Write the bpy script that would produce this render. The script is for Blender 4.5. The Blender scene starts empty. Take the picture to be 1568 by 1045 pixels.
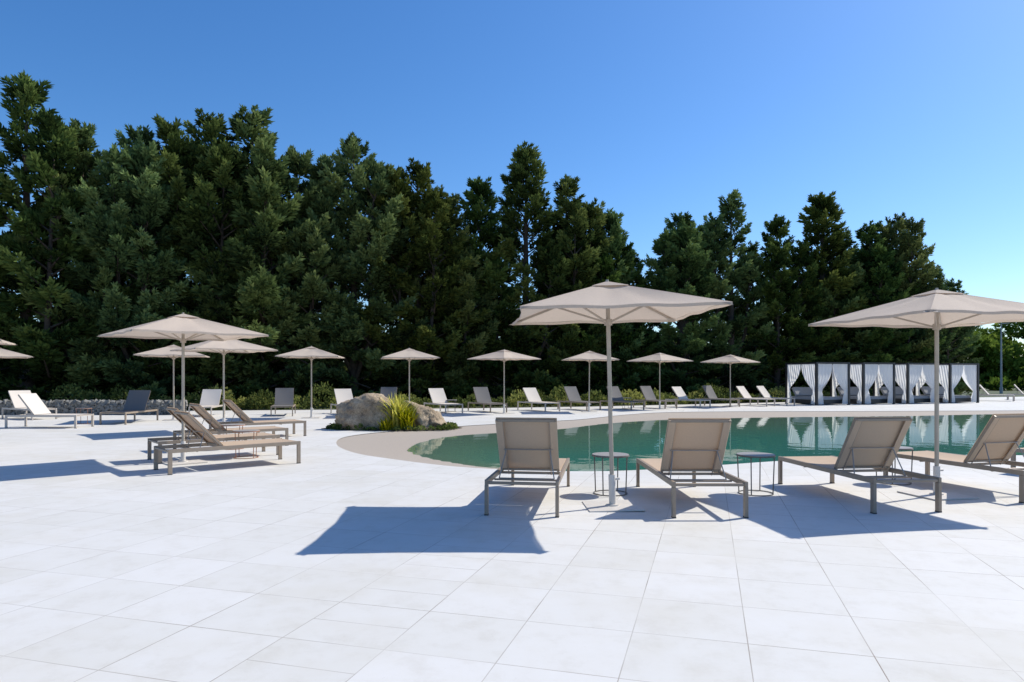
import bpy, math, random
import numpy as np
from mathutils import Vector, Matrix, noise, geometry
import bmesh

random.seed(7)
rng = np.random.default_rng(7)
scene = bpy.context.scene
scene.view_settings.view_transform = 'Standard'
scene.view_settings.look = 'None'
scene.view_settings.exposure = 0
R = math.radians

# ------------------------------------------------------------ materials
def new_mat(name):
    m = bpy.data.materials.new(name); m.use_nodes = True
    nt = m.node_tree
    b = nt.nodes["Principled BSDF"]
    return m, nt, b

def node(nt, t, **kw):
    n = nt.nodes.new(t)
    for k, v in kw.items():
        setattr(n, k, v)
    return n

def math_n(nt, op, a, b=None, c=None):
    n = nt.nodes.new('ShaderNodeMath'); n.operation = op
    for i, v in enumerate((a, b, c)):
        if v is None: continue
        if isinstance(v, (int, float)): n.inputs[i].default_value = v
        else: nt.links.new(v, n.inputs[i])
    return n.outputs[0]

def ramp(nt, fac, stops):
    n = nt.nodes.new('ShaderNodeValToRGB')
    el = n.color_ramp.elements
    while len(el) < len(stops): el.new(0.5)
    for e, (p, c) in zip(el, stops):
        e.position = p; e.color = (*c, 1)
    nt.links.new(fac, n.inputs[0])
    return n.outputs[0]

def noise_n(nt, vec, scale, detail=4, rough=0.5):
    n = nt.nodes.new('ShaderNodeTexNoise')
    n.inputs['Scale'].default_value = scale
    n.inputs['Detail'].default_value = detail
    n.inputs['Roughness'].default_value = rough
    if vec is not None: nt.links.new(vec, n.inputs['Vector'])
    return n.outputs['Fac']

def mixc(nt, fac, a, b, mode='MIX'):
    n = nt.nodes.new('ShaderNodeMix'); n.data_type = 'RGBA'; n.blend_type = mode
    for idx, v in ((0, fac), (6, a), (7, b)):
        if isinstance(v, (int, float)): n.inputs[idx].default_value = v
        elif isinstance(v, tuple): n.inputs[idx].default_value = (*v, 1)
        else: nt.links.new(v, n.inputs[idx])
    return n.outputs[2]

def simple_mat(name, col, rough=0.6, var=0.12, scale=8, metallic=0.0, transl=0.0, bump=0.0, bscale=60):
    m, nt, b = new_mat(name)
    tc = node(nt, 'ShaderNodeTexCoord')
    f = noise_n(nt, tc.outputs['Object'], scale, 3, 0.6)
    lo = tuple(c * (1 - var) for c in col); hi = tuple(min(1, c * (1 + var)) for c in col)
    c = ramp(nt, f, [(0.3, lo), (0.7, hi)])
    nt.links.new(c, b.inputs['Base Color'])
    b.inputs['Roughness'].default_value = rough
    b.inputs['Metallic'].default_value = metallic
    if bump:
        bf = noise_n(nt, tc.outputs['Object'], bscale, 2)
        bn = node(nt, 'ShaderNodeBump'); bn.inputs['Strength'].default_value = bump
        bn.inputs['Distance'].default_value = 0.01
        nt.links.new(bf, bn.inputs['Height']); nt.links.new(bn.outputs[0], b.inputs['Normal'])
    if transl:
        t = node(nt, 'ShaderNodeBsdfTranslucent'); nt.links.new(c, t.inputs['Color'])
        mx = node(nt, 'ShaderNodeMixShader'); mx.inputs[0].default_value = transl
        nt.links.new(b.outputs[0], mx.inputs[1]); nt.links.new(t.outputs[0], mx.inputs[2])
        nt.links.new(mx.outputs[0], nt.nodes['Material Output'].inputs['Surface'])
    return m

def foliage_mat(name, dark, mid, light, transl=0.25, hue=(0.47, 0.06)):
    m = bpy.data.materials.new(name); m.use_nodes = True; nt = m.node_tree
    for n in list(nt.nodes):
        if n.type != 'OUTPUT_MATERIAL': nt.nodes.remove(n)
    at = node(nt, 'ShaderNodeAttribute', attribute_name='tint')
    oi = node(nt, 'ShaderNodeObjectInfo')
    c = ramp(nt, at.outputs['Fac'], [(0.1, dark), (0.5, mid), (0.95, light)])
    hs = node(nt, 'ShaderNodeHueSaturation')
    nt.links.new(math_n(nt, 'MULTIPLY_ADD', oi.outputs['Random'], hue[1], hue[0]), hs.inputs['Hue'])
    wn = node(nt, 'ShaderNodeTexWhiteNoise', noise_dimensions='1D'); nt.links.new(oi.outputs['Random'], wn.inputs['W'])
    nt.links.new(math_n(nt, 'MULTIPLY_ADD', wn.outputs['Value'], 0.6, 0.78), hs.inputs['Value'])
    nt.links.new(math_n(nt, 'MULTIPLY_ADD', wn.outputs['Value'], -0.22, 1.12), hs.inputs['Saturation'])
    nt.links.new(c, hs.inputs['Color'])
    d = node(nt, 'ShaderNodeBsdfDiffuse'); nt.links.new(hs.outputs[0], d.inputs['Color'])
    t = node(nt, 'ShaderNodeBsdfTranslucent'); nt.links.new(hs.outputs[0], t.inputs['Color'])
    mx = node(nt, 'ShaderNodeMixShader'); mx.inputs[0].default_value = transl
    nt.links.new(d.outputs[0], mx.inputs[1]); nt.links.new(t.outputs[0], mx.inputs[2])
    nt.links.new(mx.outputs[0], nt.nodes['Material Output'].inputs['Surface'])
    return m

# ------------------------------------------------------------ mesh builder
class MB:
    def __init__(s): s.v = []; s.f = []; s.m = []; s.sm = []
    def add(s, vs, fs, mat=0, smooth=False):
        o = len(s.v); s.v += [tuple(v) for v in vs]
        for f in fs:
            s.f.append(tuple(i + o for i in f)); s.m.append(mat); s.sm.append(smooth)
    def bar(s, p0, p1, w, h, mat=0, up=(0, 0, 1)):
        p0 = Vector(p0); p1 = Vector(p1); d = (p1 - p0).normalized(); up = Vector(up)
        if abs(d.dot(up)) > 0.98: up = Vector((0, 1, 0))
        x = d.cross(up).normalized(); z = x.cross(d).normalized()
        vs = []
        for p in (p0, p1):
            for a, b in ((-1, -1), (1, -1), (1, 1), (-1, 1)):
                vs.append(p + x * (a * w / 2) + z * (b * h / 2))
        s.add(vs, [(3, 2, 1, 0), (4, 5, 6, 7), (0, 1, 5, 4), (1, 2, 6, 5), (2, 3, 7, 6), (3, 0, 4, 7)], mat)
    def tube(s, p0, p1, r0, r1=None, n=12, mat=0, cap=True):
        r1 = r0 if r1 is None else r1
        p0 = Vector(p0); p1 = Vector(p1); d = (p1 - p0).normalized()
        up = Vector((0, 0, 1)) if abs(d.z) < 0.95 else Vector((0, 1, 0))
        x = d.cross(up).normalized(); y = x.cross(d).normalized()
        vs = []
        for p, r in ((p0, r0), (p1, r1)):
            for i in range(n):
                a = 2 * math.pi * i / n
                vs.append(p + x * math.cos(a) * r + y * math.sin(a) * r)
        fs = [(i, (i + 1) % n, n + (i + 1) % n, n + i) for i in range(n)]
        s.add(vs, fs, mat, True)
        if cap:
            s.add(vs[:n], [tuple(range(n))[::-1]], mat); s.add(vs[n:], [tuple(range(n))], mat)
    def grid(s, fn, nu, nv, mat=0, smooth=True):
        vs = [fn(i / nu, j / nv) for j in range(nv + 1) for i in range(nu + 1)]
        fs = [(j * (nu + 1) + i, j * (nu + 1) + i + 1, (j + 1) * (nu + 1) + i + 1, (j + 1) * (nu + 1) + i)
              for j in range(nv) for i in range(nu)]
        s.add(vs, fs, mat, smooth)
    def mesh(s, name, mats):
        me = bpy.data.meshes.new(name); me.from_pydata(s.v, [], s.f)
        me.polygons.foreach_set('material_index', s.m)
        me.polygons.foreach_set('use_smooth', s.sm)
        for m in mats: me.materials.append(m)
        me.update(); return me

def obj(name, me, loc=(0, 0, 0), rot=(0, 0, 0), scale=(1, 1, 1)):
    o = bpy.data.objects.new(name, me); scene.collection.objects.link(o)
    o.location = loc; o.rotation_euler = rot; o.scale = scale
    return o

def bevel(o, w, seg=2, ang=40):
    b = o.modifiers.new('bevel', 'BEVEL'); b.width = w; b.segments = seg
    b.limit_method = 'ANGLE'; b.angle_limit = R(ang)

# ------------------------------------------------------------ sky + sun
SUN_EL = 45.5
SUN_AZ = 61.7        # from +Y towards +X
w = bpy.data.worlds.new("World"); scene.world = w; w.use_nodes = True
nt = w.node_tree
bg = nt.nodes['Background']
sky = nt.nodes.new('ShaderNodeTexSky'); sky.sky_type = 'NISHITA'; sky.sun_disc = False
sky.sun_elevation = R(SUN_EL); sky.sun_rotation = R(SUN_AZ)
sky.air_density = 1.0; sky.dust_density = 0.7; sky.ozone_density = 2.5; sky.altitude = 100
hs = node(nt, 'ShaderNodeHueSaturation'); hs.inputs['Saturation'].default_value = 1.27
nt.links.new(sky.outputs[0], hs.inputs['Color'])
tint = mixc(nt, 1.0, hs.outputs[0], (0.96, 1.12, 1.30), 'MULTIPLY')
nt.links.new(tint, bg.inputs[0]); bg.inputs[1].default_value = 0.125
sl = bpy.data.lights.new('sun', 'SUN'); sl.energy = 5.0; sl.angle = R(0.53); sl.color = (1.0, 0.95, 0.85)
so = obj('sun', sl)
sd = Vector((math.sin(R(SUN_AZ)) * math.cos(R(SUN_EL)), math.cos(R(SUN_AZ)) * math.cos(R(SUN_EL)), math.sin(R(SUN_EL))))
so.rotation_euler = sd.to_track_quat('Z', 'Y').to_euler(); so.location = (20, 10, 30)

# ------------------------------------------------------------ camera
cd = bpy.data.cameras.new('camera'); cam = obj('camera', cd, (0, 0, 1.45), (R(90), 0, 0))
cd.lens = 24; cd.sensor_width = 36; cd.shift_y = 0.0347; cd.clip_end = 3000; cd.clip_start = 0.05
scene.camera = cam

# ------------------------------------------------------------ pool outlines
def smooth_closed(pts, k=6):
    out = []; n = len(pts)
    for i in range(n):
        p0, p1, p2, p3 = (np.array(pts[(i + j - 1) % n], float) for j in range(4))
        for s in range(k):
            t = s / k
            out.append(0.5 * ((2 * p1) + (-p0 + p2) * t + (2 * p0 - 5 * p1 + 4 * p2 - p3) * t * t + (-p0 + 3 * p1 - 3 * p2 + p3) * t ** 3))
    return np.array(out)
outer = smooth_closed([(-3.75, 14.6), (-3.0, 13.0), (-2.1, 12.0), (-.9, 11.0), (.3, 10.55), (1.6, 10.5), (3.2, 11.1), (5, 11.9), (7, 12.5), (9, 12.6), (11, 12.3), (14, 12), (20, 12.5), (30, 15), (38, 20), (38, 27), (30, 29.5), (20, 29), (14, 28.5), (9, 28.3), (6, 27.5), (4, 25.5), (2.2, 23), (0, 21.3), (-1.9, 19.6), (-3.3, 18), (-4, 16.4)])
water = smooth_closed([(-2.1, 14.3), (-1.7, 13.0), (-.95, 11.9), (-.1, 11.15), (1, 10.85), (2.2, 10.95), (3.4, 11.5), (5, 12.15), (7, 12.7), (9, 12.8), (11, 12.5), (14, 12.2), (20, 12.7), (30, 15.2), (37.7, 20.2), (37.6, 26.8), (30, 28.6), (20, 27.4), (15, 26.0), (10, 25.2), (6, 24.1), (3.2, 22.0), (1.2, 19.3), (-.7, 18.0), (-1.8, 16.6)])

def sdist(P, C):
    A = C; B = np.roll(C, -1, 0)
    best = np.full(len(P), 1e9); inside = np.zeros(len(P), bool)
    for a, b in zip(A, B):
        ab = b - a; t = np.clip(((P - a) @ ab) / (ab @ ab), 0, 1)
        d = np.hypot(*(P - (a + t[:, None] * ab)).T); best = np.minimum(best, d)
        c = (a[1] > P[:, 1]) != (b[1] > P[:, 1])
        with np.errstate(divide='ignore', invalid='ignore'):
            xi = (b[0] - a[0]) * (P[:, 1] - a[1]) / (b[1] - a[1]) + a[0]
        inside ^= c & (P[:, 0] < xi)
    return np.where(inside, best, -best)

def sheet_with_hole(name, border, hole, z, mat):
    polys = [[Vector((x, y, 0)) for x, y in border], [Vector((x, y, 0)) for x, y in hole]]
    tris = geometry.tessellate_polygon(polys)
    vs = [(p.x, p.y, z) for pl in polys for p in pl]
    me = bpy.data.meshes.new(name)
    fs = []
    for t in tris:
        a, b, c = (Vector(vs[i]) for i in t)
        if (b - a).cross(c - a).z < 0: t = (t[0], t[2], t[1])
        fs.append(t)
    me.from_pydata(vs, [], fs); me.materials.append(mat); me.update()
    return obj(name, me)

# deck material
m_deck, nt, b = new_mat('stone_tiles')
tc = node(nt, 'ShaderNodeTexCoord')
mp = node(nt, 'ShaderNodeMapping'); mp.vector_type = 'TEXTURE'
mp.inputs['Location'].default_value = (1.280, 3.704, 0); mp.inputs['Rotation'].default_value = (0, 0, R(-16.07)); mp.inputs['Scale'].default_value = (0.62, 0.62, 1)
nt.links.new(tc.outputs['Object'], mp.inputs[0])
sp = node(nt, 'ShaderNodeSeparateXYZ'); nt.links.new(mp.outputs[0], sp.inputs[0])
def linemask(c, wd):
    fr = math_n(nt, 'FRACT', math_n(nt, 'ADD', c, 0.5))
    return math_n(nt, 'LESS_THAN', math_n(nt, 'ABSOLUTE', math_n(nt, 'SUBTRACT', fr, 0.5)), wd)
lx = linemask(sp.outputs[0], 0.0044); ly = linemask(sp.outputs[1], 0.0044)
band = math_n(nt, 'MULTIPLY', math_n(nt, 'LESS_THAN', sp.outputs[0], -3.0), math_n(nt, 'GREATER_THAN', sp.outputs[0], -4.0))
lyh = math_n(nt, 'MULTIPLY', linemask(math_n(nt, 'ADD', sp.outputs[1], 0.5), 0.0044), band)
ln = math_n(nt, 'MAXIMUM', math_n(nt, 'MAXIMUM', lx, ly), lyh)
fade = noise_n(nt, tc.outputs['Object'], 0.9, 3)
ln = math_n(nt, 'MULTIPLY', ln, ramp(nt, fade, [(0.35, (0.2,) * 3), (0.50, (0.55,) * 3), (0.64, (1.0,) * 3)]))
cx = math_n(nt, 'FLOOR', sp.outputs[0]); cy = math_n(nt, 'FLOOR', sp.outputs[1])
cb = node(nt, 'ShaderNodeCombineXYZ'); nt.links.new(cx, cb.inputs[0]); nt.links.new(cy, cb.inputs[1])
wn = node(nt, 'ShaderNodeTexWhiteNoise'); nt.links.new(cb.outputs[0], wn.inputs['Vector'])
base = ramp(nt, wn.outputs['Value'], [(0, (0.635, 0.62, 0.585)), (0.5, (0.655, 0.64, 0.61)), (1, (0.675, 0.66, 0.635))])
va = node(nt, 'ShaderNodeVectorMath', operation='ADD'); nt.links.new(tc.outputs['Object'], va.inputs[0]); nt.links.new(wn.outputs['Color'], va.inputs[1])
mot = noise_n(nt, va.outputs[0], 4.0, 7, 0.72)
base = mixc(nt, 1.0, base, ramp(nt, mot, [(0.30, (0.91, 0.895, 0.865)), (0.5, (0.99, 0.985, 0.975)), (0.7, (1.01, 1.01, 1.01))]), 'MULTIPLY')
st = noise_n(nt, tc.outputs['Object'], 0.45, 4, 0.7)
base = mixc(nt, 1.0, base, ramp(nt, st, [(0.34, (0.95, 0.935, 0.90)), (0.5, (1, 1, 1))]), 'MULTIPLY')
grime = noise_n(nt, tc.outputs['Object'], 22, 5, 0.8)
base = mixc(nt, 1.0, base, ramp(nt, grime, [(0.27, (0.86, 0.84, 0.80)), (0.36, (1, 1, 1))]), 'MULTIPLY')
col = mixc(nt, ln, base, (0.25, 0.205, 0.165))
nt.links.new(col, b.inputs['Base Color']); b.inputs['Roughness'].default_value = 0.65
b.inputs['Specular IOR Level'].default_value = 0.25

# lawn / soil
m_grass, nt, b = new_mat('lawn_and_soil')
tc = node(nt, 'ShaderNodeTexCoord')
f1 = noise_n(nt, tc.outputs['Object'], 0.35, 5, 0.65); f2 = noise_n(nt, tc.outputs['Object'], 9, 4, 0.7)
c1 = ramp(nt, f1, [(0.35, (0.07, 0.075, 0.03)), (0.5, (0.06, 0.085, 0.025)), (0.7, (0.09, 0.12, 0.035))])
c1 = mixc(nt, 1.0, c1, ramp(nt, f2, [(0.3, (0.5, 0.5, 0.5)), (0.7, (1.2, 1.15, 1.0))]), 'MULTIPLY')
nt.links.new(c1, b.inputs['Base Color']); b.inputs['Roughness'].default_value = 0.9

deck_border = [(-70, -25), (70, -25), (70, 62), (30, 46.5), (20, 41), (12, 36.8), (4, 33), (-4, 30.5), (-13, 29), (-24, 28), (-70, 27)]
sheet_with_hole('stone_paved_deck', deck_border, outer, 0.0, m_deck)
sheet_with_hole('ground', [(-900, -300), (900, -300), (900, 1500), (-900, 1500)], outer, -0.05, m_grass)

# pool basin heightfield
m_basin, nt, b = new_mat('pool_beach_resin')
tc = node(nt, 'ShaderNodeTexCoord'); sp = node(nt, 'ShaderNodeSeparateXYZ'); nt.links.new(tc.outputs['Object'], sp.inputs[0])
dep = math_n(nt, 'MULTIPLY', sp.outputs[2], -1.0)
c = ramp(nt, dep, [(0.0, (0.43, 0.375, 0.315)), (0.055, (0.41, 0.35, 0.29)), (0.072, (0.27, 0.235, 0.185)), (0.22, (0.24, 0.25, 0.19)), (0.5, (0.08, 0.235, 0.205)), (1.0, (0.015, 0.165, 0.172))])
peb = noise_n(nt, tc.outputs['Object'], 60, 3, 0.8)
c = mixc(nt, 1.0, c, ramp(nt, peb, [(0.3, (0.78, 0.76, 0.74)), (0.7, (1.1, 1.1, 1.1))]), 'MULTIPLY')
nt.links.new(c, b.inputs['Base Color']); b.inputs['Roughness'].default_value = 0.8
xs = np.arange(-5.5, 40, 0.22); ys = np.arange(9, 31.5, 0.22)
XX, YY = np.meshgrid(xs, ys); P = np.c_[XX.ravel(), YY.ravel()]
do = sdist(P, outer); dw = sdist(P, water)
t = np.clip(do / np.maximum(do - dw, 1e-3), 0, 1)
Z = np.where(dw > 0, -0.06 - np.minimum(dw * 0.15, 1.0) - 0.0, np.where(do > 0, -0.012 - 0.048 * t, -0.012))
me = bpy.data.meshes.new('pool_basin')
nx, ny = len(xs), len(ys)
idx = np.arange(nx * ny).reshape(ny, nx)
F = np.stack([idx[:-1, :-1], idx[:-1, 1:], idx[1:, 1:], idx[1:, :-1]], -1).reshape(-1, 4)
me.from_pydata(np.c_[P, Z].tolist(), [], F.tolist()); me.polygons.foreach_set('use_smooth', [True] * len(F))
me.materials.append(m_basin); obj('pool_basin', me)

# water
m_water = bpy.data.materials.new('water'); m_water.use_nodes = True; nt = m_water.node_tree
for n in list(nt.nodes):
    if n.type != 'OUTPUT_MATERIAL': nt.nodes.remove(n)
out = nt.nodes['Material Output']
tc = node(nt, 'ShaderNodeTexCoord')
h = math_n(nt, 'ADD', noise_n(nt, tc.outputs['Object'], 1.3, 2, 0.5), math_n(nt, 'MULTIPLY', noise_n(nt, tc.outputs['Object'], 6.0, 2, 0.5), 0.14))
bn = node(nt, 'ShaderNodeBump'); bn.inputs['Strength'].default_value = 0.25; bn.inputs['Distance'].default_value = 0.018
nt.links.new(h, bn.inputs['Height'])
fr = node(nt, 'ShaderNodeFresnel'); fr.inputs['IOR'].default_value = 1.34
gl = node(nt, 'ShaderNodeBsdfGlossy'); gl.inputs['Roughness'].default_value = 0.015; gl.inputs['Color'].default_value = (0.95, 0.98, 1, 1)
nt.links.new(bn.outputs[0], gl.inputs['Normal'])
tr = node(nt, 'ShaderNodeBsdfTransparent'); tr.inputs['Color'].default_value = (0.66, 0.94, 0.92, 1)
mx = node(nt, 'ShaderNodeMixShader')
nt.links.new(fr.outputs[0], mx.inputs[0]); nt.links.new(tr.outputs[0], mx.inputs[1]); nt.links.new(gl.outputs[0], mx.inputs[2])
nt.links.new(mx.outputs[0], out.inputs['Surface'])
me = bpy.data.meshes.new('pool_water')
pts = [Vector((x, y, 0)) for x, y in outer]
tris = geometry.tessellate_polygon([pts]); fs = []
for t in tris:
    a, b_, c_ = (pts[i] for i in t)
    fs.append(t if (b_ - a).cross(c_ - a).z > 0 else (t[0], t[2], t[1]))
me.from_pydata([(p.x, p.y, -0.06) for p in pts], [], fs); me.materials.append(m_water); me.update()
obj('pool_water', me)

# ------------------------------------------------------------ furniture materials
m_frame = simple_mat('taupe_powder_coat', (0.30, 0.235, 0.175), 0.45, 0.06, 20)
m_sling = simple_mat('beige_sling_fabric', (0.62, 0.48, 0.35), 0.8, 0.05, 90, transl=0.28, bump=0.15, bscale=300)
m_sling_w = simple_mat('sunlit_sling_fabric', (0.76, 0.69, 0.61), 0.8, 0.04, 90, transl=0.2)  # sling copy with the whiteness of direct sun put into its colour
m_sling_g = simple_mat('shaded_sling_fabric', (0.17, 0.16, 0.155), 0.8, 0.05, 90, transl=0.1)  # sling copy with the grey of shaded backrests put into its colour
m_frame_w = simple_mat('light_powder_coat', (0.5, 0.44, 0.38), 0.45, 0.06, 20)
m_seam = simple_mat('seam', (0.36, 0.29, 0.23), 0.8, 0.05, 20)
m_rod = simple_mat('support_rod_steel', (0.35, 0.3, 0.26), 0.35, 0.05, 20, metallic=0.6)
m_foot = simple_mat('black_foot', (0.04, 0.04, 0.04), 0.6)

def lounger_mesh(name, frame, sling, ang=55):
    b = MB(); W = 0.74; L = 2.05; zs = 0.345; hp = 0.80
    hw = W / 2
    for s in (-1, 1):
        b.bar((s * hw, 0.0, zs), (s * hw, L, zs), 0.032, 0.055, 0)
        b.bar((s * hw, 0.028, zs - 0.029), (s * hw, 0.028, 0.012), 0.036, 0.058, 0)
        b.bar((s * hw, L - 0.03, zs - 0.029), (s * hw, L - 0.03, 0.012), 0.036, 0.058, 0)
        for y in (0.028, L - 0.03):
            b.bar((s * hw, y, 0.013), (s * hw, y, 0.0), 0.04, 0.062, 4)
    for y in (0.03, hp + 0.02, L - 0.03):
        b.bar((-hw + 0.017, y, zs - 0.006), (hw - 0.017, y, zs - 0.006), 0.03 if y == hp + 0.02 else 0.045, 0.028, 0)
    b.bar((-hw + 0.017, 0.42, zs - 0.028), (hw - 0.017, 0.42, zs - 0.028), 0.02, 0.02, 0)
    b.bar((-hw + 0.017, 1.45, zs - 0.035), (hw - 0.017, 1.45, zs - 0.035), 0.02, 0.02, 0)
    sw = hw - 0.022
    for dz in (0.0, -0.008):
        b.grid(lambda u, v, dz=dz: ((u * 2 - 1) * sw, hp + 0.03 + v * (L - hp - 0.07), zs + 0.026 + dz - 0.022 * (1 - (2 * u - 1) ** 2) * math.sin(math.pi * v) ** 0.4), 8, 14, 1)
    a = R(ang); LB = 0.74
    def bp(x, s, off=0.0):
        return Vector((x, hp - s * math.cos(a) - off * math.sin(a), zs + 0.012 + s * math.sin(a) - off * math.cos(a)))
    bw = hw - 0.045
    for s in (-1, 1):
        b.bar(bp(s * bw, 0.0), bp(s * bw, LB), 0.026, 0.03, 0, up=(0, 1, 0.5))
    b.bar(bp(-bw + 0.013, LB - 0.014), bp(bw - 0.013, LB - 0.014), 0.026, 0.028, 0)
    b.bar(bp(-bw + 0.013, 0.03), bp(bw - 0.013, 0.03), 0.022, 0.022, 0)
    for off in (-0.020, -0.027):
        b.grid(lambda u, v, off=off: bp((u * 2 - 1) * (bw + 0.012), 0.01 + v * (LB - 0.0), off + 0.02 * (1 - (2 * u - 1) ** 2) * math.sin(math.pi * v) ** 0.5), 8, 12, 1)
    for s in (-1, 1):
        b.grid(lambda u, v, s=s: bp(s * (bw + 0.012 - u * 0.075), 0.06 + v * (LB - 0.075), 0.019), 2, 4, 1)
        b.grid(lambda u, v, s=s: bp(s * (bw - 0.063 - u * 0.006), 0.06 + v * (LB - 0.075), 0.0195), 1, 4, 2)
    for s in (-1, 1):
        b.tube(bp(s * (bw - 0.08), 0.34, 0.02), (s * (bw - 0.02), 0.46, zs - 0.02), 0.007, n=8, mat=3)
        b.tube(bp(s * (bw - 0.08), 0.34, 0.02), (s * (bw - 0.08), hp + 0.0, zs - 0.02), 0.006, n=8, mat=3)
    b.tube((-bw + 0.02, 0.46, zs - 0.02), (bw - 0.02, 0.46, zs - 0.02), 0.008, n=8, mat=3)
    b.tube(bp(-bw + 0.05, 0.34, 0.022), bp(bw - 0.05, 0.34, 0.022), 0.008, n=8, mat=3)
    return b.mesh(name, [frame, sling, m_seam, m_rod, m_foot])

me_l = lounger_mesh('sun_lounger', m_frame, m_sling, 57)
me_l2 = lounger_mesh('sun_lounger_low', m_frame, m_sling, 46)
me_lw = lounger_mesh('sun_lounger_sunlit', m_frame_w, m_sling_w, 52)
me_lg = lounger_mesh('sun_lounger_shaded', m_frame, m_sling_g, 58)

def lounger(mesh, corner, dirdeg, centered=False):
    a = R(dirdeg); r = Vector((math.cos(a), -math.sin(a), 0))
    c = Vector((corner[0], corner[1], 0))
    if not centered: c = c + r * 0.37
    o = obj('sun_lounger', mesh, c, (0, 0, -a)); bevel(o, 0.005, 2)
    return o

lounger(me_l, (-0.27, 7.12), 8)
lounger(me_l, (1.66, 6.98), 0)
lounger(me_l, (3.83, 7.2), -6)
lounger(me_l, (5.86, 7.8), -15)
lounger(me_l, (8.3, 8.4), -22)
lounger(me_l2, (-5.56, 10.6), 48)
lounger(me_l2, (-6.35, 11.9), 50)
lounger(me_l2, (-6.75, 13.6), 50)
lounger(me_l2, (-7.1, 16.0), 52)
lounger(me_lw, (-14.2, 19.9), 92)
lounger(me_lg, (-12.1, 22.6), 178, True)
for x, y, hd, k in [(-11.5, 26.4, 170, 0), (-8.9, 26.8, 165, 1), (-6.9, 27.4, 150, 0), (-5.2, 29.2, 178, 1), (-3.35, 28.6, 148, 0), (-1.55, 29.2, 150, 1),
                    (0.55, 30.0, 146, 0), (2.35, 30.8, 146, 1), (4.3, 31.2, 146, 1), (6.0, 32.3, 146, 1), (7.7, 33.2, 142, 0), (9.4, 34.2, 142, 1),
                    (11.3, 34.8, 140, 0), (12.6, 35.6, 140, 0), (28.0, 41.5, 130, 0), (31.2, 43, 130, 0), (34.5, 44.5, 130, 0), (23.5, 41.0, 140, 1),(-17.5, 24.0, 120, 0),(-20, 21.0, 100, 0)]:
    lounger(me_lg if k else me_lw, (x, y), hd, True)

# ------------------------------------------------------------ umbrellas
m_canopy = simple_mat('umbrella_canvas', (0.59, 0.49, 0.40), 0.85, 0.04, 40, transl=0.30, bump=0.2, bscale=250)
m_pole = simple_mat('umbrella_pole_aluminium', (0.42, 0.36, 0.29), 0.4, 0.05, 10, metallic=0.2)
m_rib = simple_mat('umbrella_rib', (0.45, 0.38, 0.31), 0.5, 0.05, 10)
m_base = simple_mat('umbrella_base_paint', (0.62, 0.58, 0.53), 0.5, 0.05, 10)

def umbrella_mesh(seed):
    rr = random.Random(seed)
    b = MB(); S = 1.03; zt = 2.50; ze = 2.15
    def canopy(z0, z1, s, sag, conc):
        for q in range(4):
            ca, sa = math.cos(q * math.pi / 2), math.sin(q * math.pi / 2)
            wob = rr.uniform(0.6, 1.5); sk = rr.uniform(-0.25, 0.25); p1 = rr.uniform(0, 6)
            def fn(u, v, ca=ca, sa=sa, wob=wob, sk=sk, p1=p1):
                k = 2 * u - 1; e = 1 - k * k
                x = k * s * v; y = -s * v * (1 - conc * e * v)
                z = z0 + (z1 - z0) * v - sag * wob * e * (1 + sk * k * 2) * math.sin(math.pi * min(v, 1)) + ((0.008 * e * math.sin(k * 9 + seed) * v + 0.004 * e * math.sin(k * 5 + v * 9 + p1)) if sag else 0)
                return (x * ca - y * sa, x * sa + y * ca, z)
            b.grid(fn, 20, 14, 0)
    canopy(zt, ze, S, 0.03, 0.05)
    for q in range(4):
        ca, sa = math.cos(q * math.pi / 2), math.sin(q * math.pi / 2)
        def fn(u, v, ca=ca, sa=sa):
            k = 2 * u - 1; e = 1 - k * k
            x = k * (S + 0.001); y = -(S + 0.001) * (1 - 0.05 * e)
            return (x * ca - y * sa, x * sa + y * ca, ze - v * 0.03 + (0.008 * e * math.sin(k * 9 + seed)))
        b.grid(fn, 20, 1, 0)
    canopy(zt + 0.012, zt - 0.058, 0.20, 0.0, 0.06)
    b.tube((0, 0, zt - 0.03), (0, 0, zt + 0.028), 0.022, 0.016, 12, 1)
    b.tube((0, 0, 0.05), (0, 0, zt - 0.01), 0.024, n=16, mat=1)
    b.tube((0, 0, 2.02), (0, 0, 2.09), 0.045, n=16, mat=2)
    b.tube((0, 0, zt - 0.085), (0, 0, zt - 0.04), 0.045, n=16, mat=2)
    for q in range(4):
        a = math.pi / 4 + q * math.pi / 2; c, s_ = math.cos(a), math.sin(a); D = S * math.sqrt(2)
        tip = (c * D * 0.985, s_ * D * 0.985, ze - 0.012)
        b.bar((c * 0.04, s_ * 0.04, zt - 0.055), tip, 0.018, 0.026, 2)
        f = 0.5
        mid = (c * D * f, s_ * D * f, zt + (ze - zt) * f - 0.04)
        b.bar((c * 0.04, s_ * 0.04, 2.06), mid, 0.014, 0.02, 2)
        def fn(u, v, c=c, s_=s_):
            w_ = (u - 0.5) * 0.10 * (0.4 + v); d = D * (0.88 + 0.115 * v)
            return (c * d - s_ * w_, s_ * d + c * w_, zt + (ze - zt) * (0.88 + 0.115 * v) - 0.028)
        b.grid(fn, 2, 2, 2)
    b.bar((-0.30, 0, 0.011), (0.30, 0, 0.011), 0.60, 0.014, 3)
    b.tube((0, 0, 0.018), (0, 0, 0.36), 0.038, n=20, mat=3)
    b.tube((0, 0, 0.018), (0, 0, 0.032), 0.075, n=20, mat=3)
    b.tube((0.03, 0, 0.31), (0.085, 0, 0.31), 0.014, n=10, mat=3)
    return b.mesh('patio_umbrella', [m_canopy, m_pole, m_rib, m_base])
ums = [umbrella_mesh(i) for i in range(3)]
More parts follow.
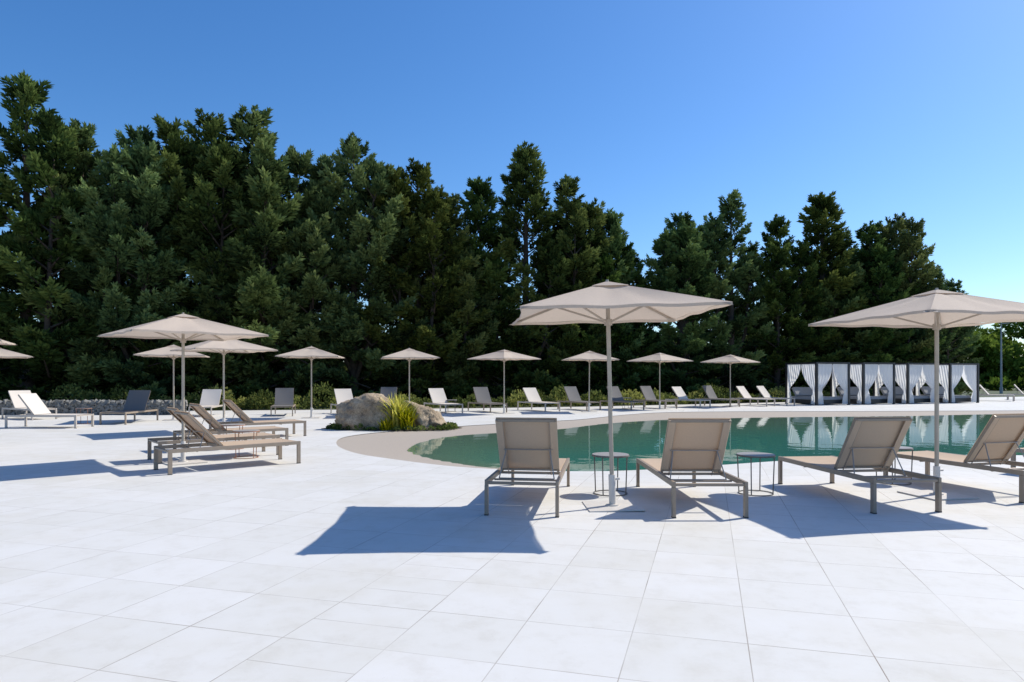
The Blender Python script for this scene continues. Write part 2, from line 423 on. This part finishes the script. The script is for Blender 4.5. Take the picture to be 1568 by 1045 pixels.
for i, (x, y, rz, lean) in enumerate([(1.12, 7.6, 2, -0.024), (5.17, 8.31, 11, 0.0), (-5.54, 11.5, 43, 0.0), (-7.6, 18.0, 42, 0.0), (-11.3, 22.8, 20, 0.0),
                                (-18.2, 24.0, 40, 0.0), (-7.05, 24.0, 8, 0.0), (-3.85, 25.6, 12, 0.0), (-0.31, 26.9, 45, 0.0), (3.18, 28.2, 3, 0.01), (6.6, 30.5, 35, 0.0),
                                (10.55, 33.0, 45, 0.0), (10.4, 9.6, 25, 0), (-11.0, 13.2, 30, 0)]):
    o = obj('patio_umbrella', ums[i % 3], (x, y, 0), (0, lean, R(rz)))
    if lean: o.rotation_euler = (Matrix.Rotation(lean, 4, 'Y') @ Matrix.Rotation(R(rz), 4, 'Z')).to_euler()

# ------------------------------------------------------------ side tables
m_tab = simple_mat('table_steel', (0.33, 0.31, 0.29), 0.4, 0.05, 10)
m_tabd = simple_mat('table_dark_steel', (0.12, 0.11, 0.10), 0.4, 0.05, 10)
m_tabr = simple_mat('table_copper_steel', (0.36, 0.16, 0.09), 0.4, 0.05, 10)
def table_mesh(mat, r=0.225, h=0.49):
    b = MB(); n = 32
    b.tube((0, 0, h - 0.012), (0, 0, h), r, n=n, mat=0)
    for zc, rad in ((h - 0.016, r + 0.003), (0.008, r - 0.02)):
        for i in range(n):
            a0, a1 = 2 * math.pi * i / n, 2 * math.pi * (i + 1) / n
            b.bar((rad * math.cos(a0), rad * math.sin(a0), zc), (rad * math.cos(a1), rad * math.sin(a1), zc), 0.01, 0.014 if zc > .1 else 0.01, 1)
    for i in range(4):
        a = math.pi / 4 + i * math.pi / 2 + 0.2
        b.tube(((r - .003) * math.cos(a), (r - .003) * math.sin(a), h - 0.015), ((r - .02) * math.cos(a), (r - .02) * math.sin(a), 0.008), 0.0075, n=8, mat=1)
    return b.mesh('side_table', [m_tab, mat])
tm = table_mesh(m_tabd); tr_ = table_mesh(m_tabr)
for x, y, k in [(1.22, 8.46, 0), (3.02, 8.46, 0), (5.2, 9.3, 0), (-4.75, 12.2, 1), (-5.6, 13.7, 1), (-13.1, 20.9, 1), (-2.5, 28.2, 0), (5.2, 31.0, 0)]:
    obj('side_table', tr_ if k else tm, (x, y, 0))

# ------------------------------------------------------------ cabanas
m_black = simple_mat('cabana_black_frame', (0.018, 0.018, 0.02), 0.4, 0.1)
m_curt = simple_mat('white_curtain', (0.88, 0.88, 0.88), 0.85, 0.02, 10, transl=0.5)
m_matt = simple_mat('daybed_cushion', (0.28, 0.28, 0.29), 0.9, 0.06)
def cabana_mesh():
    b = MB(); W = 2.0; D = 2.2; H = 2.18; p = 0.11
    hw, hd = W / 2, D / 2
    for x in (-hw, hw):
        for y in (0, D):
            b.bar((x, y, 0), (x, y, H), p, p, 0)
    for y in (0, D):
        b.bar((-hw + p / 2, y, H - 0.04), (hw - p / 2, y, H - 0.04), p - 0.01, 0.075, 0)
    for x in (-hw, hw):
        b.bar((x, p / 2, H - 0.04), (x, D - p / 2, H - 0.04), p - 0.01, 0.075, 0)
    for i in range(14):
        yy = 0.08 + (D - 0.16) * i / 13
        b.bar((-hw + 0.06, yy, H - 0.03), (hw - 0.06, yy, H - 0.03), 0.07, 0.02, 3)
    def curtain(P, Q, full=False):
        P = Vector(P); Q = Vector(Q); d = (Q - P); L = d.length; d.normalize(); nrm = Vector((-d.y, d.x, 0))
        ph = random.random() * 6; zt = random.uniform(0.60, 0.72); wt = random.uniform(0.16, 0.26)
        def fn(u, v):
            z = (H - 0.09) * (1 - v) + 0.04 * v
            if v < zt:
                k = v / zt; ww = (L * 0.46) * (1 - k ** 2.2) + wt * k ** 2.2
            else:
                k = (v - zt) / (1 - zt); ww = wt + 0.16 * math.sin(k * math.pi / 2)
            if full: ww = L * (0.44 - 0.08 * v)
            amp = 0.008 + 0.014 * v
            return P + d * (0.06 + u * ww) + nrm * (amp * math.sin(u * 26 + ph)) + Vector((0, 0, z))
        b.grid(fn, 40, 14, 1)
    fl, fr, bl, br = (-hw, 0, 0), (hw, 0, 0), (-hw, D, 0), (hw, D, 0)
    for a, c in ((fl, fr), (fr, fl), (fl, bl), (bl, fl), (fr, br), (br, fr)):
        curtain(a, c)
    b.bar((0, 0.25, 0.15), (0, 2.05, 0.15), 1.7, 0.22, 0)
    b.bar((0, 0.27, 0.33), (0, 2.03, 0.33), 1.66, 0.14, 2)
    b.bar((0, 1.7, 0.42), (0, 2.0, 0.85), 1.6, 0.12, 2)
    return b.mesh('pool_cabana', [m_black, m_curt, m_matt, m_base])
for k in range(4):
    mc = cabana_mesh()
    c = Vector((15.35 + 2.82 * k, 34.4 + 0.90 * k, 0)) + Vector((0.95, 0.3, 0)) * 1.0
    o = obj('pool_cabana', mc, c, (0, 0, R(17.5)))

# ------------------------------------------------------------ foliage
def blades_mesh(name, p, d, l, wd, tint, mats, extra=None):
    n = len(p)
    rv = rng.normal(size=(n, 3)); s = np.cross(d, rv); s /= np.linalg.norm(s, axis=1)[:, None] + 1e-9
    m = p + d * (l * 0.45)[:, None]
    V = np.stack([p, m + s * wd[:, None], p + d * l[:, None], m - s * wd[:, None]], 1).reshape(-1, 3)
    Fq = np.arange(4 * n)
    ev, ef = (np.zeros((0, 3)), []) if extra is None else (np.array([list(v) for v in extra.v]), extra.f)
    me = bpy.data.meshes.new(name)
    nv = 4 * n + len(ev)
    me.vertices.add(nv); me.vertices.foreach_set('co', np.vstack([V, ev]).ravel().astype(np.float32))
    el = [i + 4 * n for f in ef for i in f]
    loops = np.concatenate([Fq, np.array(el, int)]) if el else Fq
    me.loops.add(len(loops)); me.loops.foreach_set('vertex_index', loops.astype(np.int32))
    sizes = np.concatenate([np.full(n, 4), np.array([len(f) for f in ef], int)]).astype(np.int32)
    starts = np.concatenate([[0], np.cumsum(sizes)[:-1]]).astype(np.int32)
    me.polygons.add(len(sizes)); me.polygons.foreach_set('loop_start', starts)
    me.polygons.foreach_set('loop_total', sizes)
    mi = np.concatenate([np.zeros(n), np.ones(len(ef))]).astype(np.int32)
    for mt in mats: me.materials.append(mt)
    me.update(calc_edges=True)
    me.polygons.foreach_set('material_index', mi)
    at = me.attributes.new('tint', 'FLOAT', 'POINT')
    at.data.foreach_set('value', np.concatenate([np.repeat(tint, 4), np.zeros(len(ev))]).astype(np.float32))
    me.validate(); me.update()
    return me

def norm(a): return a / (np.linalg.norm(a, axis=-1, keepdims=True) + 1e-9)

def plume(base, dr, L, Rr, n, tint, droop=0.0):
    dr = dr / np.linalg.norm(dr)
    t = rng.random(n) ** 0.85
    rv = rng.normal(size=(n, 3)); rv -= (rv @ dr)[:, None] * dr; rv = norm(rv)
    ax = base + dr * (L * t)[:, None] + np.array([0, 0, -droop * L]) * (t ** 2)[:, None]
    rad = Rr * (1 - t) ** 0.7 * (0.25 + t) ** 0.3 * np.sqrt(rng.random(n))
    p = ax + rv * rad[:, None] * np.array([1, 1, 0.75])
    d = norm(dr * 0.9 + rv * (0.7 * (1 - 0.6 * t))[:, None] + rng.normal(size=(n, 3)) * 0.3)
    l = rng.uniform(0.18, 0.38, n) * (1.1 - 0.35 * t)
    wd = l * rng.uniform(0.12, 0.22, n)
    tt = np.clip(tint + 0.2 * (rad / Rr) + 0.3 * t - 0.15 + rng.normal(size=n) * 0.06, 0, 1)  # sunlit tips and shaded inner sprays painted into the leaf tint
    return p, d, l, wd, tt

m_bark = simple_mat('bark', (0.075, 0.055, 0.04), 0.9, 0.3, 6)
m_cyp = foliage_mat('cypress_foliage', (0.022, 0.036, 0.013), (0.085, 0.125, 0.037), (0.21, 0.26, 0.08), 0.24)  # light end of the ramp stands for sun highlights on the sprays

def conifer_mesh(seed, H, Rm, style):
    r = random.Random(seed)
    tr = MB(); parts = []
    stems = [(0, 0, H, 1.0)]
    k = {'spire': 2, 'round': 4, 'broad': 4, 'multi': 3}[style]
    for i in range(k):
        a = 2 * math.pi * (i + r.random() * 0.7) / max(k, 1)
        rr = Rm * r.uniform(0.34, 0.52)
        hh = H * {'round': r.uniform(0.86, 0.98), 'broad': r.uniform(0.66, 0.92), 'multi': r.uniform(0.7, 0.9), 'spire': r.uniform(0.5, 0.7)}[style]
        stems.append((rr * math.cos(a), rr * math.sin(a), hh, 0.7))
    tr.tube((0, 0, -0.05), (0, 0, H * 0.5), 0.24, 0.15, 10, 1); tr.tube((0, 0, H * 0.5), (0, 0, H * 0.98), 0.15, 0.02, 8, 1)
    for (x, y, hh, s) in stems:
        if s < 1:
            z0 = r.uniform(0.6, 2.4)
            tr.tube((0, 0, z0), (x * .8, y * .8, z0 + 2.2), 0.13, 0.10, 8, 1); tr.tube((x * .8, y * .8, z0 + 2.2), (x * 1.1, y * 1.1, hh * 0.97), 0.10, 0.015, 8, 1)
        Rl = Rm * (0.9 if (style == 'spire' and s == 1) else 0.70 if s == 1 else 0.60)
        nb = int(hh * (6.2 if (style == 'spire' and s == 1) else 4.2 if s == 1 else 3.5))
        a = r.random() * 6.28
        for j in range(nb):
            f = ((j + r.random()) / nb) ** 0.92
            if f < 0.06: continue
            if f < 0.55 and r.random() < 0.32: continue
            a += 2.4 + r.uniform(-0.5, 0.5)
            if s < 1 and r.random() < 0.3: a = math.atan2(y, x) + r.gauss(0, 0.8)
            z = f * hh
            if style in ('round',): env = Rl * (1 - f ** 3.0) ** 0.7 * min(1, 0.5 + f * 1.6)
            elif style == 'broad': env = Rl * (1 - f ** 2) ** 0.8 * min(1, 0.6 + f * 1.4)
            else: env = Rl * (1 - f) ** 0.62 * min(1, 0.75 + f)
            env = env * r.choice([0.72, 0.85, 1.0, 1.0, 1.1, 1.28]) + 0.2
            up = 0.12 + 0.95 * f ** 1.4 + r.uniform(-0.12, 0.25)
            bd = np.array([math.cos(a), math.sin(a), up]); bd /= np.linalg.norm(bd)
            lat = np.array([-math.sin(a), math.cos(a), 0.0])
            b0 = np.array([x * (0.85 + .25 * f), y * (0.85 + .25 * f), z - 0.45 * env])
            tn = r.uniform(0.02, 0.62)
            cl = r.uniform(0.05, 0.3)
            L = env
            pth = lambda t: b0 + bd * L * t + np.array([0, 0, cl * L * t * t])
            if L > 0.8: tr.tube(tuple(b0), tuple(pth(0.75)), 0.045, 0.015, 5, 1, cap=False)
            nsub = max(2, int(L * 3.6))
            for q in range(nsub):
                t = 0.28 + 0.64 * (q + r.random()) / nsub if L > 0.7 else r.uniform(0.1, 0.8)
                sd_ = 1 if q % 2 else -1
                pd = bd * 0.8 + lat * sd_ * r.uniform(0.3, 0.9) + np.array([0, 0, r.uniform(-0.1, 0.6)])
                sl_ = (0.42 + 0.38 * (1 - t)) * min(1.15, 0.6 + 0.3 * L) * r.uniform(0.8, 1.25)
                parts.append(plume(pth(t), pd, sl_ * 1.15, 0.28 * r.uniform(0.7, 1.3), 62, tn + 0.12 * t, 0.12))
            parts.append(plume(pth(0.8), bd + np.array([0, 0, 0.25]), 0.5 + 0.18 * L, 0.2, 60, tn + 0.2, -0.1))
        for q in range(4):
            parts.append(plume(np.array([x * 1.1, y * 1.1, hh - 0.25 - 0.3 * q]), np.array([r.uniform(-.3, .3), r.uniform(-.3, .3), 1.0]), 0.75, 0.13, 55, r.uniform(0.2, 0.5)))
    arr = [np.concatenate([q[i] for q in parts]) for i in range(5)]
    return blades_mesh('cypress_tree', *arr[:4], arr[4], [m_cyp, m_bark], tr)

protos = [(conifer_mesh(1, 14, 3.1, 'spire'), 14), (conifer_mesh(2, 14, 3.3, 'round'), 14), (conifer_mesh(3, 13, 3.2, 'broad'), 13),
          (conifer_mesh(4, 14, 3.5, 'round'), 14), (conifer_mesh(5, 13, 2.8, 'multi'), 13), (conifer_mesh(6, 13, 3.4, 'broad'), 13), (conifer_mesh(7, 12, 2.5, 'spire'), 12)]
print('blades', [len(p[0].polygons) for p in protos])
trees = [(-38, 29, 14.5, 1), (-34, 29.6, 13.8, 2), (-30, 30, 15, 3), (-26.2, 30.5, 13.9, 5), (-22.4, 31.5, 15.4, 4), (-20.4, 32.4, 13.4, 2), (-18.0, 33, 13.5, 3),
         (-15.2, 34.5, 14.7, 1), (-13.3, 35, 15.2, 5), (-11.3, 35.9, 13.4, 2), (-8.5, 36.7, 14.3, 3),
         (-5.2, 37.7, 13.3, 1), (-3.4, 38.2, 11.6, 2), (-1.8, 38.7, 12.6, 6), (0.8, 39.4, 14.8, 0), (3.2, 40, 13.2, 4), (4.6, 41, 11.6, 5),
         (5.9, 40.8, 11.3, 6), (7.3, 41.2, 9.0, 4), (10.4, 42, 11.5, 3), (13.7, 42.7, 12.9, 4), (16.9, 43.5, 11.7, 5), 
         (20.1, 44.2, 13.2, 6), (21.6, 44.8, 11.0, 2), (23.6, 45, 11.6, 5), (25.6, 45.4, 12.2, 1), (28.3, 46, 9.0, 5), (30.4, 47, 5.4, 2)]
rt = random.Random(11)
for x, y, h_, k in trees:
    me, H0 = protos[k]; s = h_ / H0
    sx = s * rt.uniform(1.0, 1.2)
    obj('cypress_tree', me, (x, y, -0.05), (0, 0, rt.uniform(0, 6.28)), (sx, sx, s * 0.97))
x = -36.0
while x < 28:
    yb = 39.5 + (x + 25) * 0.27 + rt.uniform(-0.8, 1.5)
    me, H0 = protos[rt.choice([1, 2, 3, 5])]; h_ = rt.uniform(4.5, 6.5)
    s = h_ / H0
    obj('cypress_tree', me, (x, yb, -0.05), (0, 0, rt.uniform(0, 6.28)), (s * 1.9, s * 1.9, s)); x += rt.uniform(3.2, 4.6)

def mounds(name, centers, nper, leaf, mat, loc=(0, 0, 0)):
    parts = []
    for (cx, cy, cz, rx, rz, tnt) in centers:
        n = int(nper * rx * rx) + 30
        u = norm(rng.normal(size=(n, 3))); u[:, 2] = np.abs(u[:, 2]) if cz < 0.01 else u[:, 2]
        q = (0.55 + 0.5 * rng.random(n)) ** 0.6
        p = np.array([cx, cy, cz]) + u * q[:, None] * np.array([rx, rx, rz])
        d = norm(u + np.array([0, 0, 0.5]) + rng.normal(size=(n, 3)) * 0.7)
        l = rng.uniform(0.6, 1.3, n) * leaf
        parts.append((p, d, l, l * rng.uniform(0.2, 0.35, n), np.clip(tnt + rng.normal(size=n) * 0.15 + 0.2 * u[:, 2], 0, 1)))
    arr = [np.concatenate([q[i] for q in parts]) for i in range(5)]
    return obj(name, blades_mesh(name, *arr[:4], arr[4], [mat]), loc)
m_shrub = foliage_mat('shrub_foliage', (0.04, 0.06, 0.015), (0.11, 0.15, 0.035), (0.27, 0.29, 0.07), 0.35)
cs = []
xx = -32.0
while xx < 27:
    yy = np.interp(xx, [-32, -13, -4, 4, 12, 20, 30], [28.6, 29.7, 31.2, 33.8, 37.6, 41.8, 47]) + rt.uniform(-0.1, 1.1)
    r_ = rt.uniform(0.25, 0.55) if rt.random() < 0.8 else rt.uniform(0.55, 0.85)
    cs.append((xx, yy, 0.0, r_, r_ * rt.uniform(0.7, 1.4), rt.choice([rt.uniform(0.0, 0.3), rt.uniform(0.3, 0.9)])))
    xx += rt.uniform(0.15, 0.5)
mounds('shrub_border', cs, 900, 0.13, m_shrub)
cs = []
for i in range(230):
    xx = rt.uniform(-34, 29); yy = np.interp(xx, [-32, -13, 4, 20, 30], [37, 40, 45, 49, 51]) + rt.uniform(0, 2)
    cs.append((xx, yy, rt.uniform(0, 2.0), rt.uniform(0.8, 1.5), rt.uniform(0.7, 1.3), rt.uniform(0, 0.2)))
mounds('background_hedge', cs, 200, 0.36, m_cyp)
m_dist = foliage_mat('broadleaf_foliage', (0.05, 0.08, 0.02), (0.14, 0.22, 0.05), (0.25, 0.34, 0.09), 0.4)
cs = []
for i in range(420):
    px = rt.uniform(46, 160); py = 92 + rt.uniform(0, 14); top = 7.4 + 1.6 * math.sin(px * 0.55) + 1.0 * math.sin(px * 0.21 + 1)
    cs.append((px, py, rt.uniform(0.8, top), rt.uniform(1.1, 2.2), rt.uniform(0.8, 1.6), rt.uniform(0.1, 0.9)))
for i in range(60):
    px = rt.uniform(40, 90); cs.append((px, 72 + rt.uniform(0, 2), rt.uniform(0.2, 0.7), 0.9, 0.5, rt.uniform(0.1, 0.4)))
mounds('distant_trees', cs, 110, 0.6, m_dist)

# ------------------------------------------------------------ rocks, planting bed
m_rock, nt, b = new_mat('granite_boulder')
tc = node(nt, 'ShaderNodeTexCoord')
f1 = noise_n(nt, tc.outputs['Object'], 2.4, 6, 0.65); f2 = noise_n(nt, tc.outputs['Object'], 28, 5, 0.75)
c = ramp(nt, f1, [(0.32, (0.22, 0.155, 0.10)), (0.5, (0.42, 0.32, 0.215)), (0.7, (0.56, 0.455, 0.33))])
c = mixc(nt, 1.0, c, ramp(nt, f2, [(0.35, (0.55, 0.53, 0.5)), (0.6, (1.1, 1.1, 1.1))]), 'MULTIPLY')
nt.links.new(c, b.inputs['Base Color']); b.inputs['Roughness'].default_value = 0.9
bn = node(nt, 'ShaderNodeBump'); bn.inputs['Strength'].default_value = 1.0; bn.inputs['Distance'].default_value = 0.05
nt.links.new(noise_n(nt, tc.outputs['Object'], 7, 8, 0.7), bn.inputs['Height']); nt.links.new(bn.outputs[0], b.inputs['Normal'])
def rock(name, loc, size, seed, rz=0, sub=5):
    bm = bmesh.new(); bmesh.ops.create_icosphere(bm, subdivisions=sub, radius=1.0)
    r = random.Random(seed)
    planes = []
    for i in range(13):
        n = Vector((r.gauss(0, 1), r.gauss(0, 1), r.gauss(0, .8))).normalized(); planes.append((n, r.uniform(0.62, 0.9)))
    for v in bm.verts:
        p = v.co.copy()
        for n, dd in planes:
            k = p.dot(n) - dd
            if k > 0: p -= n * k * 0.95
        p += p.normalized() * (0.15 * noise.fractal(p * 1.6 + Vector((seed, 0, 0)), 0.7, 2.1, 6) + 0.03 * noise.noise(p * 9))
        if p.z < -0.45: p.z = -0.45 + (p.z + 0.45) * 0.2
        v.co = Vector((p.x * size[0], p.y * size[1], (p.z + 0.45) * size[2]))
    me = bpy.data.meshes.new(name); bm.to_mesh(me); bm.free()
    me.materials.append(m_rock); me.polygons.foreach_set('use_smooth', [True] * len(me.polygons))
    return obj(name, me, loc, (0, 0, R(rz)))
rock('boulder', (-4.0, 18.9, -0.02), (0.92, 0.6, 0.69), 3, 10)
rock('boulder', (-2.72, 19.4, -0.02), (0.66, 0.45, 0.56), 8, 20)
rock('boulder', (-2.25, 19.5, -0.02), (0.46, 0.34, 0.34), 12, 50, 4)
m_soil = simple_mat('planting_soil', (0.06, 0.045, 0.032), 0.95, 0.4, 14, bump=0.8, bscale=30)
b_ = MB(); n = 48
def bedfn(u, v):
    a = u * 2 * math.pi; k = v * (1 + 0.08 * math.sin(3 * a) + 0.05 * math.sin(7 * a))
    return (1.85 * k * math.cos(a), 0.85 * k * math.sin(a), 0.05 * (1 - v * v) - 0.004)
b_.grid(bedfn, n, 6, 0)
obj('planting_bed', b_.mesh('planting_bed', [m_soil]), (-3.35, 19.1, 0.008), (0, 0, R(6)))
m_flax = foliage_mat('flax_leaves', (0.16, 0.19, 0.02), (0.42, 0.42, 0.05), (0.68, 0.58, 0.09), 0.5, hue=(0.49, 0.01))
def spiky(name, loc, n, h, sp, w_=0.016, mat=None):
    V = MB(); tint = []
    for i in range(n):
        a = rt.uniform(0, 6.28); out_ = rt.uniform(0.1, 1.0) * sp; hh = h * rt.uniform(0.6, 1.05)
        px, py = rt.gauss(0, 0.08), rt.gauss(0, 0.08)
        side = (-math.sin(a), math.cos(a)); pr = []
        for k in range(6):
            t = k / 5; d_ = out_ * t ** 1.7; z = hh * (t - 0.25 * (out_ / sp) * t * t * t)
            ww = w_ * (1 - t ** 2.5) + 0.001
            cx, cy = px + math.cos(a) * d_, py + math.sin(a) * d_
            pr += [(cx - side[0] * ww, cy - side[1] * ww, z), (cx + side[0] * ww, cy + side[1] * ww, z)]
        V.add(pr, [(2 * k, 2 * k + 1, 2 * k + 3, 2 * k + 2) for k in range(5)], 0)
        tint += [rt.uniform(0.1, 0.9)] * 12
    me = V.mesh(name, [mat or m_flax]); at = me.attributes.new('tint', 'FLOAT', 'POINT'); at.data.foreach_set('value', tint)
    return obj(name, me, loc)
spiky('flax_plant', (-3.15, 18.75, 0), 230, 1.08, 0.7, 0.024)
spiky('flax_plant', (-2.9, 18.6, 0), 150, 0.8, 0.55, 0.022)
spiky('flax_plant', (-3.4, 18.35, 0), 70, 0.4, 0.3, 0.016)
cs = [(1.68 * math.cos(a), 0.72 * math.sin(a), 0.0, rt.uniform(0.07, 0.17), rt.uniform(0.06, 0.15), rt.uniform(0.1, 0.7)) for a in np.linspace(0, 6.28, 32)]
mounds('groundcover_plants', cs, 5000, 0.06, m_shrub, (-3.35, 19.05, 0))

# ------------------------------------------------------------ gabion wall on the left, lamp post
m_gab = simple_mat('gabion_stone', (0.20, 0.195, 0.18), 0.9, 0.45, 7)
g = MB()
ph = [(-1, -1, -1), (1, -1, -1), (1, 1, -1), (-1, 1, -1), (-1, -1, 1), (1, -1, 1), (1, 1, 1), (-1, 1, 1)]
pf = [(3, 2, 1, 0), (4, 5, 6, 7), (0, 1, 5, 4), (1, 2, 6, 5), (2, 3, 7, 6), (3, 0, 4, 7)]
xg = -30.0
while xg < -12.6:
    for zz in np.arange(0.06, 0.56, 0.1):
        for yy in (25.9, 26.3):
            s = rt.uniform(0.05, 0.08); c = Vector((xg + rt.uniform(-.03, .03), yy + rt.uniform(-.04, .04), zz + rt.uniform(-.02, .02)))
            m = Matrix.Rotation(rt.uniform(0, 3), 3, Vector((rt.gauss(0, 1), rt.gauss(0, 1), rt.gauss(0, 1))).normalized())
            g.add([c + m @ (Vector(p) * s * rt.uniform(.75, 1.2)) for p in ph], pf, 0)
    xg += 0.125
g.bar((-30, 26.1, 0.27), (-12.7, 26.1, 0.27), 0.36, 0.5, 1)
obj('gabion_wall', g.mesh('gabion_wall', [m_gab, m_soil]))
lp = MB(); lp.tube((0, 0, -0.05), (0, 0, 6.1), 0.09, 0.05, 12, 0); lp.bar((0, 0, 6.1), (0.7, 0, 6.16), 0.14, 0.06, 0); lp.tube((0, 0, -0.05), (0, 0, 0.5), 0.13, 0.12, 12, 0)
obj('lamp_post', lp.mesh('lamp_post', [simple_mat('lamp_post_grey', (0.3, 0.31, 0.32), 0.5)]), (43, 60, 0))
